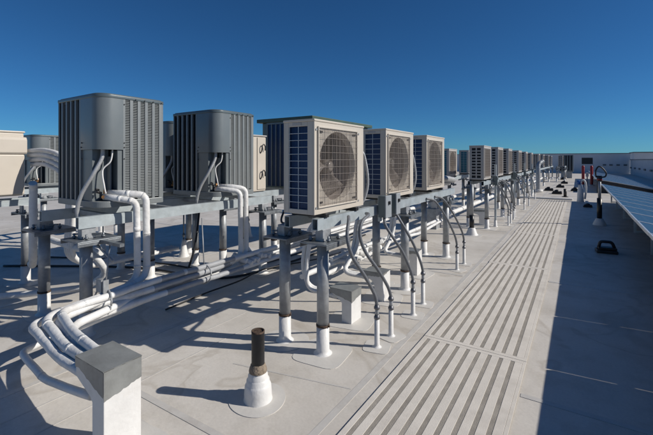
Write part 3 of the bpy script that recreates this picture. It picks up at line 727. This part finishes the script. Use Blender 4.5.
# curved white pipes behind the cream unit at the left
for k, lab in enumerate(('uppermost white pipe arching out behind the cream unit at the left edge', 'second white pipe arching out behind the cream unit at the left edge', 'third white pipe arching out behind the cream unit at the left edge', 'lowest white pipe arching out behind the cream unit at the left edge')):
    o = k*.055
    pipe([(-5.52, 1.84+o*.3, 1.56-o), (-5.18, 1.90, 1.57-o), (-4.93+o*-.1, 1.95, 1.52-o*1.2), (-4.80-o*.6, 1.99, 1.40-o), (-4.73-o*.8, 2.0, 1.20-o*.6), (-4.72-o*.8, 2.0, .9), (-4.74-o, 2.0, .35), (-4.74-o, 2.2, .2), (-4.8-o, 3.4, .18)], .024, lab, .12, group='white pipes arching behind the cream unit')
pipe([(-4.72, 1.62, 1.21), (-4.76, 1.64, 1.15), (-4.77, 1.64, 1.0), (-4.77, 1.64, .50), (-4.95, 1.7, .30), (-5.3, 1.8, .25)], .036, 'thick white pipe stub with open top left of the nearest condenser', .1)
pipe([(-3.9, 1.75, .62), (-3.92, 1.9, .45), (-4.0, 2.0, .3), (-4.15, 1.9, .16), (-4.5, 1.6, .12), (-4.9, 1.1, .12)], .03, 'white pipe sagging under the nearest condenser towards the left', .15)
pipe([(-5.5, 1.5, .55), (-5.35, 1.42, .4), (-5.3, 1.4, .25), (-5.6, 1.4, .12), (-6.2, 1.4, .1)], .03, 'white pipe curving down behind the far left leg', .12)
pipe([(-5.95, 2.0, .52), (-5.2, 1.98, .50), (-4.7, 2.02, .46), (-4.3, 2.1, .45)], .035, 'white pipe crossing level behind the left stand legs', .1)

# black cables on the roof
for pts, lab, r in (([(-6.5, 1.9, .015), (-5.4, 2.6, .015), (-4.7, 2.9, .02), (-3.9, 3.05, .015), (-3.5, 3.35, .015), (-3.36, 4.4, .02), (-3.4, 6.5, .02)], 'black cable snaking across the roof under the condensers', .014),
                    ([(-6.8, 2.3, .015), (-5.5, 2.95, .015), (-4.75, 3.15, .02), (-3.9, 3.4, .015), (-3.6, 4.4, .015), (-3.65, 6.6, .02)], 'second black cable behind the first across the shaded roof', .012),
                    ([(-3.3, 2.2, .015), (-3.35, 2.7, .015), (-3.25, 3.1, .06), (-3.28, 3.6, .08), (-3.1, 4.6, .03), (-3.0, 6.2, .02)], 'thin black cable below the shaded pipe run', .009),
                    ([(-1.95, 2.5, .98), (-2.02, 2.42, .93), (-2.1, 2.5, .98), (-2.12, 2.7, 1.15), (-2.05, 2.9, 1.2)], 'black cable loop hanging left of the nearest fan unit', .009),
                    ([(-4.2, 3.3, .86), (-4.05, 3.15, .6), (-4.0, 3.05, .3), (-4.02, 2.95, .03)], 'black cable hanging down beside the rear condenser legs', .014)):
    b = MB(); b.tube(pts, r, 8, 10); tag(b.build('cable', M['black']), lab, 'cable')
# silver hose behind each of the first two fan units
for y, lab in ((3.02, 'pale hose hanging at the far end of the nearest fan unit'), (4.25, 'pale hose hanging at the far end of the second fan unit')):
    b = MB(); b.tube([(-1.64, y, 1.55), (-1.62, y+.06, 1.48), (-1.60, y+.09, 1.25), (-1.63, y+.06, 1.08), (-1.7, y, .99)], .012, 8, 8); tag(b.build('hose', M['hoselight']), lab, 'hose')

# bundle hanger by the nearest leg
t = thing('pipe_hanger', (0, 0, 0), 'thin metal pipe hanger with straps holding the white bundle', 'hanger')
b = MB(); b.cyl((-3.14, 1.60, .80), (-3.06, 1.52, .45), .006, 8); b.cyl((-3.40, 1.57, .80), (-3.10, 1.60, .64), .010, 8); b.build('rod', M['galv'], t)
b = MB(); b.box(-3.16, -3.08, 1.50, 1.515, .42, .52); b.box(-3.06, -3.045, 1.50, 1.54, .42, .52); b.build('bracket', M['galv'], t)
b = MB(); pts = [(-3.10+.13*math.cos(a), 1.52+.02*math.sin(a), .34+.11*math.sin(a)) for a in [2*math.pi*i/24 for i in range(25)]]; b.tube(pts, .007, 6, 0); b.build('strap', M['galv'], t)
b = MB(); b.box(-3.42, -2.95, 1.575, 1.61, .775, .80); b.build('arm', M['galvdark'], t)
t = thing('pipe_hanger', (0, 0, 0), 'thin metal hanger holding the shaded grey part of the pipe run', 'hanger')
b = MB(); b.cyl((-3.30, 2.62, .84), (-3.14, 2.52, .40), .006, 8); b.build('rod', M['galv'], t)
b = MB(); pts = [(-3.13+.12*math.cos(a), 2.50+.02*math.sin(a), .31+.09*math.sin(a)) for a in [2*math.pi*i/24 for i in range(25)]]; b.tube(pts, .007, 6, 0); b.build('strap', M['galv'], t)

# rods with white cones behind the big stand
for i, (x, y, zt, lab) in enumerate(((-4.95, 3.6, .75, 'thin rod in a white cone boot, between the two rear condenser legs'), (-5.9, 2.9, .6, 'thin rod in a white cone boot left of the rear legs'), (-5.2, 5.2, .7, 'thin rod in a white cone boot farthest behind the condensers'))):
    t = thing('anchor_rod', (0, 0, 0), lab, 'anchor rod', 'thin rods in white cone boots')
    b = MB(); b.lathe(x, y, [(.085, .001), (.06, .05), (.03, .22), (.022, .26)], 16); b.build('cone_boot', M['white'], t)
    b = MB(); b.cyl((x, y, .25), (x, y, zt), .011, 8); b.cyl((x, y, .30), (x, y, .34), .022, 8); b.build('rod', M['galvdark'], t); patch(x, y, .14)

# ------------------------------------------------------------------ vent pipe in the foreground
t = thing('vent_pipe', (-1.62, 1.70, 0), 'short black vent pipe in a stepped white boot in the foreground', 'vent pipe')
b = MB(); b.lathe(0, 0, [(.088, .001), (.084, .015), (.082, .05), (.079, .088), (.073, .100), (.070, .103), (.069, .122), (.062, .130), (.060, .134), (.059, .152), (.052, .160), (.050, .176)], 32); b.build('boot', M['white'], t)
b = MB(); b.lathe(0, 0, [(.054, .170), (.055, .178), (.051, .195), (.048, .200), (.045, .212), (.040, .218)], 24); b.build('sealant_ring', mat('old_sealant', (.25, .20, .15), .9, 0, .4, 60, .8, 90), t)
b = MB()
pr = [(.0395, .20), (.0395, .412), (.038, .416), (.034, .416), (.0335, .412), (.0335, .25)]
b.lathe(0, 0, pr, 28); b.build('pipe', M['blackpipe'], t)
b = MB(); b.lathe(0, 0, [(.0400, .407), (.0402, .4165), (.0332, .4167), (.0328, .41)], 28); b.build('rusty_rim', M['rust'], t)
patch(-1.62, 1.70, .17)

# black-footed pipe in a white cone, beyond the third fan unit
t = thing('vent_pipe', (-1.72, 7.72, 0), 'tall grey pipe with black foot in a white cone boot', 'vent pipe')
b = MB(); b.lathe(0, 0, [(.12, .001), (.10, .03), (.07, .12), (.055, .14)], 20); b.build('boot', M['white'], t)
b = MB(); b.cyl((0, 0, .13), (0, 0, .38), .045, 16); b.build('foot', M['blackpipe'], t)
b = MB(); b.cyl((0, 0, .38), (0, 0, .98), .035, 16); b.build('pipe', M['galv'], t); patch(-1.72, 7.72, .2)
# tall pipe with a black loop at the panel edge
t = thing('hooked_pipe', (.40, 10.45, 0), 'tall pipe with a black looped top in the shade of the solar panels', 'roof pipe')
b = MB(); b.lathe(0, 0, [(.13, .001), (.115, .05), (.07, .14), (.05, .15)], 20); b.build('boot', M['white'], t)
b = MB(); b.cyl((0, 0, .14), (0, 0, .60), .048, 16); b.build('lower_sleeve', M['blackpipe'], t)
b = MB(); b.cyl((0, 0, .60), (0, 0, 1.05), .030, 16); b.build('pipe', M['galv'], t)
b = MB(); b.cyl((0, 0, .98), (0, 0, 1.10), .05, 16); b.tube([(-.06, 0, 1.06), (-.07, 0, 1.20), (-.02, 0, 1.30), (.05, 0, 1.27), (.12, 0, 1.16), (.10, 0, 1.08), (.03, 0, 1.07)], .016, 8, 6); b.build('looped_top', M['black'], t)
b = MB(); b.cyl((0, 0, 1.0), (0, 0, 1.03), .052, 16); b.build('band', M['red'], t)
# roof anchors
def anchor(x, y, s, label, hoop=True, rz=0.):
    t = thing('roof_anchor', (x, y, 0), label, 'roof anchor', 'black roof anchors'); t.rotation_euler.z = rz; t.scale = (s, s, s)
    b = MB(); b.box(-.17, .17, -.14, .14, .005, .06); b.box(-.14, .16, -.09, .09, .06, .11); b.build('base', M['black'], t, bevel=.012)
    if hoop:
        b = MB(); P = rounded([(-.13, 0, .05), (-.10, 0, .21), (.09, 0, .21), (.15, 0, .05)], .05, 5); b.tube(P, .028, 8, 0); b.build('hoop', M['black'], t)
    else:
        b = MB(); b.lathe(0, 0, [(.10, .08), (.09, .14), (.03, .17)], 14); b.build('dome', M['black'], t)
anchor(.37, 7.4, .8, 'black roof anchor with a carrying hoop on the shaded roof', rz=.1)
anchor(.25, 14.2, .7, 'black block anchor at the shade edge beside the looped pipe', False)
for i, (x, y) in enumerate(((-.75, 19.0), (-.78, 23.5), (-.7, 27.5), (-.1, 21.2), (-1.15, 20.8), (-.9, 33))):
    anchor(x, y, 1.1, ['small dark roof anchor first beyond the white kerb', 'small dark roof anchor second beyond the white kerb', 'small dark roof anchor third beyond the white kerb', 'dark roof anchor near the white standpipe', 'dark roof anchor left of the others beyond the kerb', 'tiny dark roof anchor farthest toward the end wall'][i], False)
t = thing('short_post', (-.42, 17.6, 0), 'short black post just beyond the white kerb', 'post')
b = MB(); b.cyl((0, 0, 0), (0, 0, .32), .055, 14); b.build('shaft', M['black'], t)
b = MB(); b.lathe(0, 0, [(.12, .001), (.1, .02), (.06, .03)], 14); b.build('flange', M['black'], t)

# white standpipe with blue cap and hose
t = thing('standpipe', (.07, 15.9, 0), 'white standpipe with blue cap and curved white hose beyond the walkway', 'standpipe')
b = MB(); b.lathe(0, 0, [(.11, .001), (.10, .10), (.085, .45), (.07, .50), (.05, .6)], 16); b.build('body', M['white'], t)
b = MB(); b.cyl((-.05, 0, .60), (-.05, 0, .74), .075, 14, .05); b.build('cap', M['blue'], t)
b = MB(); b.tube([(0, 0, .66), (.07, 0, .76), (.14, 0, .68), (.16, 0, .45), (.13, 0, .1)], .03, 8, 6); b.build('hose', M['white'], t)
# red bollards and the dark cabinet behind them
for x, y, lab in ((.24, 26.0, 'red bollard left one of the two before the end wall'), (.64, 26.2, 'red bollard right one of the two before the end wall')):
    t = thing('bollard', (x, y, 0), lab, 'bollard', 'red bollards'); b = MB(); b.lathe(0, 0, [(.07, .0), (.07, 1.08), (.05, 1.13)], 14); b.build('post', M['red'], t)
    b = MB(); b.lathe(0, 0, [(.14, .001), (.12, .05), (.095, .06)], 14); b.build('base_ring', M['white'], t)
t = thing('dark_cabinet', (.62, 30, 0), 'dark cabinet raised on legs behind the red bollards', 'cabinet')
b = MB(); b.box(-.42, .18, 0, .5, 1.18, 1.60); b.build('box', M['black'], t, bevel=.01)
for x in (-.38, .17):
    b = MB(); b.box(x, x+.05, .1, .16, 0, 1.15); b.build('leg', M['galv'], t)
t = thing('valve_box', (.44, 26.4, 0), 'small white box between the red bollards', 'box')
b = MB(); b.box(-.07, .07, -.08, .1, .5, .72); b.build('box', M['white'], t, bevel=.01)
b = MB(); b.box(-.03, .03, -.02, .04, 0, .5); b.build('leg', M['galv'], t)
# tall plinths in the far distance
t = thing('far_louvred_unit', (-.75, 36, 0), 'dark louvred tower unit left of the red bollards', 'air handler')
b = MB(); b.box(-.5, .45, 0, .9, .5, 1.85); b.build('body', M['greymetal'], t, bevel=.01)
b = MB()
for i in range(5): b.box(-.46+i*.18, -.36+i*.18, -.012, 0, .6, 1.8)
b.build('louvre_panel', M['core'], t)
b = MB(); b.box(-.4, .35, .1, .8, 0, .5); b.build('plinth', M['galv'], t)
# cluttered duct piece at the end of the fan row
t = thing('duct_elbow', (-1.5, 19.6, 0), 'pale insulated duct elbow rising at the end of the fan row', 'duct')
b = MB(); b.tube([(0, 0, .1), (0, 0, .9), (.02, .1, 1.25), (.16, .3, 1.40)], .09, 14, 8, .04); b.build('elbow', M['galv'], t)
b = MB(); b.cyl((0, 0, 0), (0, 0, .12), .19, 16); b.build('kerb', M['white'], t)
t = thing('duct_elbow', (-2.55, 8.5, 0), 'big grey insulated duct loop in the gap of the fan row', 'duct')
b = MB(); b.tube([(0, -.5, .42), (0, -.5, .75), (.02, -.28, .99), (.05, .1, 1.03), (.1, .6, .98)], .07, 14, 8, .04); b.build('elbow', M['hoselight'], t)
b = MB(); b.tube([(-.13, -.35, .42), (-.13, -.35, .68), (-.11, -.15, .88), (-.08, .2, .92), (0, .6, .9)], .05, 12, 8, .04); b.build('inner_elbow', M['pipewrap'], t)
b = MB(); b.box(-.18, .08, -.6, -.26, 0, .42); b.build('plinth', M['galv'], t)
# low runs of pipe on blocks in the far field
for i, (x, y0, y1, lab) in enumerate(((-2.4, 8.2, 19, 'white pipe run on the roof behind the far front row'), (-2.05, 20.5, 34, 'white pipe run among the far units'), (-3.4, 8.4, 20, 'white pipe run behind the second row of units'))):
    pipe([(x, y0, .25), (x+.1, (y0+y1)/2, .28), (x, y1, .25)], .05, lab)

# ------------------------------------------------------------------ solar arrays
TH = math.atan(.193)
def make_module():
    t = thing('solar_panel', (0, 0, 0), 'solar panel at the near end of the near array', 'solar panel', 'solar panels of the near array')
    Lx, W = 2.24, 1.025
    f = MB(); f.box(0, Lx, 0, .022, -.032, .003); f.box(0, Lx, W-.022, W, -.032, .003); f.box(0, .022, .022, W-.022, -.032, .003); f.box(Lx-.022, Lx, .022, W-.022, -.032, .003)
    f.build('frame', M['alu'], t, bevel=.0015, seg=1)
    p = MB(); p.box(.022, Lx-.022, .022, W-.022, -.006, -.001); p.build('glass', M['panel'], t)
    b = MB(); b.box(.5, .62, W/2-.06, W/2+.06, -.03, -.007); b.build('junction_box', M['black'], t)
    t.rotation_euler = (0, TH, 0)
    return t
mod = make_module(); mod.location = (.665, 16.29-1.07*15, .625)
for i in range(1, 15):
    y = 16.29-1.07*15+i*1.07
    lab = 'solar panel at the far end of the near array, before the gap' if i == 14 else 'solar panel %s from the far end of the near array' % ORD[14-i]
    dup(mod, (.665+random.uniform(-.004, .004), y, .625), lab, scale=(1, 1.026, 1) if i in (2, 3) else (1, 1.032, 1))
for i in range(14):
    y = 20.7+i*1.07
    lab = 'solar panel at the near end of the far array' if i == 0 else 'solar panel %s from the near end of the far array' % ORD[i]
    dup(mod, (.665, y, .625), lab, 'solar panels of the far array')
for y0, y1, lab in ((.75, 16.7, 'metal racking under the near array of solar panels'), (20.72, 35.6, 'metal racking under the far array of solar panels')):
    t = thing('panel_rack', (0, 0, 0), lab, 'racking')
    for x, z in ((.95, .53), (2.6, .205)):
        b = MB(); b.box(x-.02, x+.02, y0, y1, z-.04, z); b.build('rail', M['alu'], t)
    y = y0+.4
    while y < y1:
        b = MB(); b.box(.93, .97, y, y+.04, .0, .49); b.build('leg', M['alu'], t)
        b = MB(); b.box(2.58, 2.62, y, y+.04, 0, .165); b.build('leg', M['alu'], t)
        b = MB(); b.box(.97, 2.58, y, y+.04, .01, .04); b.build('foot_bar', M['alu'], t); y += 2.14
    b = MB(); yy = (y1-.02) if y0 < 5 else (y0-.02)
    if y0 > 5:
        pr = [(.7, 0.), (2.85, 0.), (2.85, .155), (.7, .57)]
        A_ = [b.bm.verts.new((x, y0-.03, z)) for x, z in pr]; B_ = [b.bm.verts.new((x, y0-.018, z)) for x, z in pr]
        for i in range(4): b.face([A_[i], A_[(i+1) % 4], B_[(i+1) % 4], B_[i]])
        b.face(A_); b.face(B_[::-1]); b.build('underside_shade_sheet', M['black'], t)  # black sheet standing in for the shade beneath the far array
    else: b.bm.free()

# ------------------------------------------------------------------ parapets and far roof structures
t = thing('parapet_wall', (0, 0, 0), 'long pale parapet wall closing the far end of the roof', 'wall')
b = MB(); b.box(-24, 4.5, 50, 50.3, 0, 2.12); b.build('wall', M['wall'], t)
b = MB(); b.box(-24.05, 4.55, 49.95, 50.35, 2.12, 2.18); b.build('coping', M['coping'], t)
sp = MB()
for x in (2.2, 2.75, 3.35, 3.95):
    sp = MB(); sp.box(x, x+.28, 49.93, 50, .85, 1.0); sp.build('scupper', M['coping'], t)
t = thing('parapet_wall', (0, 0, 0), 'lower pale parapet wall along the right side of the roof', 'wall')
b = MB(); b.box(4.5, 4.8, -12, 49.9, 0, 1.46); b.build('wall', M['wall'], t)
b = MB(); b.box(4.45, 4.85, -12, 49.9, 1.46, 1.52); b.build('coping', M['coping'], t)
sp = MB(); y = 20
while y < 49:
    sp = MB(); sp.box(4.44, 4.5, y, y+.9, .60, .74); y += 3.2; sp.build('scupper', M['coping'], t)
t = thing('roof_penthouse', (0, 0, 0), 'small pale penthouse beyond the right end of the far wall', 'building')
b = MB(); b.box(5.2, 9, 54, 58, 0, 2.25); b.build('wall', M['wall'], t)
b = MB(); b.box(5.1, 9.1, 53.9, 58.1, 2.25, 2.35); b.build('roof', M['coping'], t)

# ------------------------------------------------------------------ weld patches round every penetration
pm = MB(); rnd = random.Random(5)
for i, (x, y, r, sq) in enumerate(patches):
    z = .0031+.0003*(i % 4); n = 44; a0 = rnd.uniform(-.25, .25); P = []
    for k in range(n):
        a = 2*math.pi*k/n
        if sq:
            c_, s_ = math.cos(a), math.sin(a); q = (abs(c_)**5+abs(s_)**5)**(-1/5); rr = r*q
        else: rr = r*(1+.03*math.sin(3*a+i))
        P.append((x+rr*math.cos(a+a0), y+rr*math.sin(a+a0)))
    pm.prism(P, .0, z)
structure(pm.build('roof_patches', M['patch']))

# ------------------------------------------------------------------ camera, sun, sky
W_, H_ = 1024, 682
cam = bpy.data.cameras.new('camera'); co = bpy.data.objects.new('camera', cam); col.objects.link(co); scn.camera = co
cam.sensor_width = 36; cam.lens = 36*381/653; cam.clip_end = 8000; cam.clip_start = .05
co.location = (0, 0, 1.45); co.rotation_euler = (R(90), 0, math.atan((578-326.5)/381)); cam.shift_y = -57.5/653
SUN_EL, SUN_AZ = R(33.7), R(25)     # azimuth from +X towards +Y
d = Vector((math.cos(SUN_EL)*math.cos(SUN_AZ), math.cos(SUN_EL)*math.sin(SUN_AZ), math.sin(SUN_EL)))
sl = bpy.data.lights.new('sun', 'SUN'); sl.energy = 4.6; sl.angle = R(.5); sl.color = (1, .945, .86)
so = bpy.data.objects.new('sun', sl); col.objects.link(so); so.rotation_euler = d.to_track_quat('Z', 'Y').to_euler()
w = bpy.data.worlds.new('World'); scn.world = w; w.use_nodes = True; nt = w.node_tree
sky = nt.nodes.new('ShaderNodeTexSky'); sky.sky_type = 'NISHITA'; sky.sun_disc = False; sky.sun_elevation = SUN_EL; sky.sun_rotation = R(90)-SUN_AZ
sky.altitude = 2200; sky.air_density = 1.0; sky.dust_density = 0.0; sky.ozone_density = 4
bg = nt.nodes['Background']; bg.inputs['Strength'].default_value = .052
tint = nt.nodes.new('ShaderNodeMixRGB'); tint.blend_type = 'MULTIPLY'; tint.inputs[0].default_value = 1; tint.inputs[2].default_value = (.38, .90, 1.28, 1)
nt.links.new(sky.outputs['Color'], tint.inputs[1]); nt.links.new(tint.outputs[0], bg.inputs['Color'])
scn.view_settings.view_transform = 'Standard'; scn.view_settings.look = 'None'; scn.view_settings.gamma = 1; scn.view_settings.use_curve_mapping = False
scn.view_settings.exposure = 0
scn.render.engine = 'CYCLES'; scn.render.resolution_x = W_; scn.render.resolution_y = H_
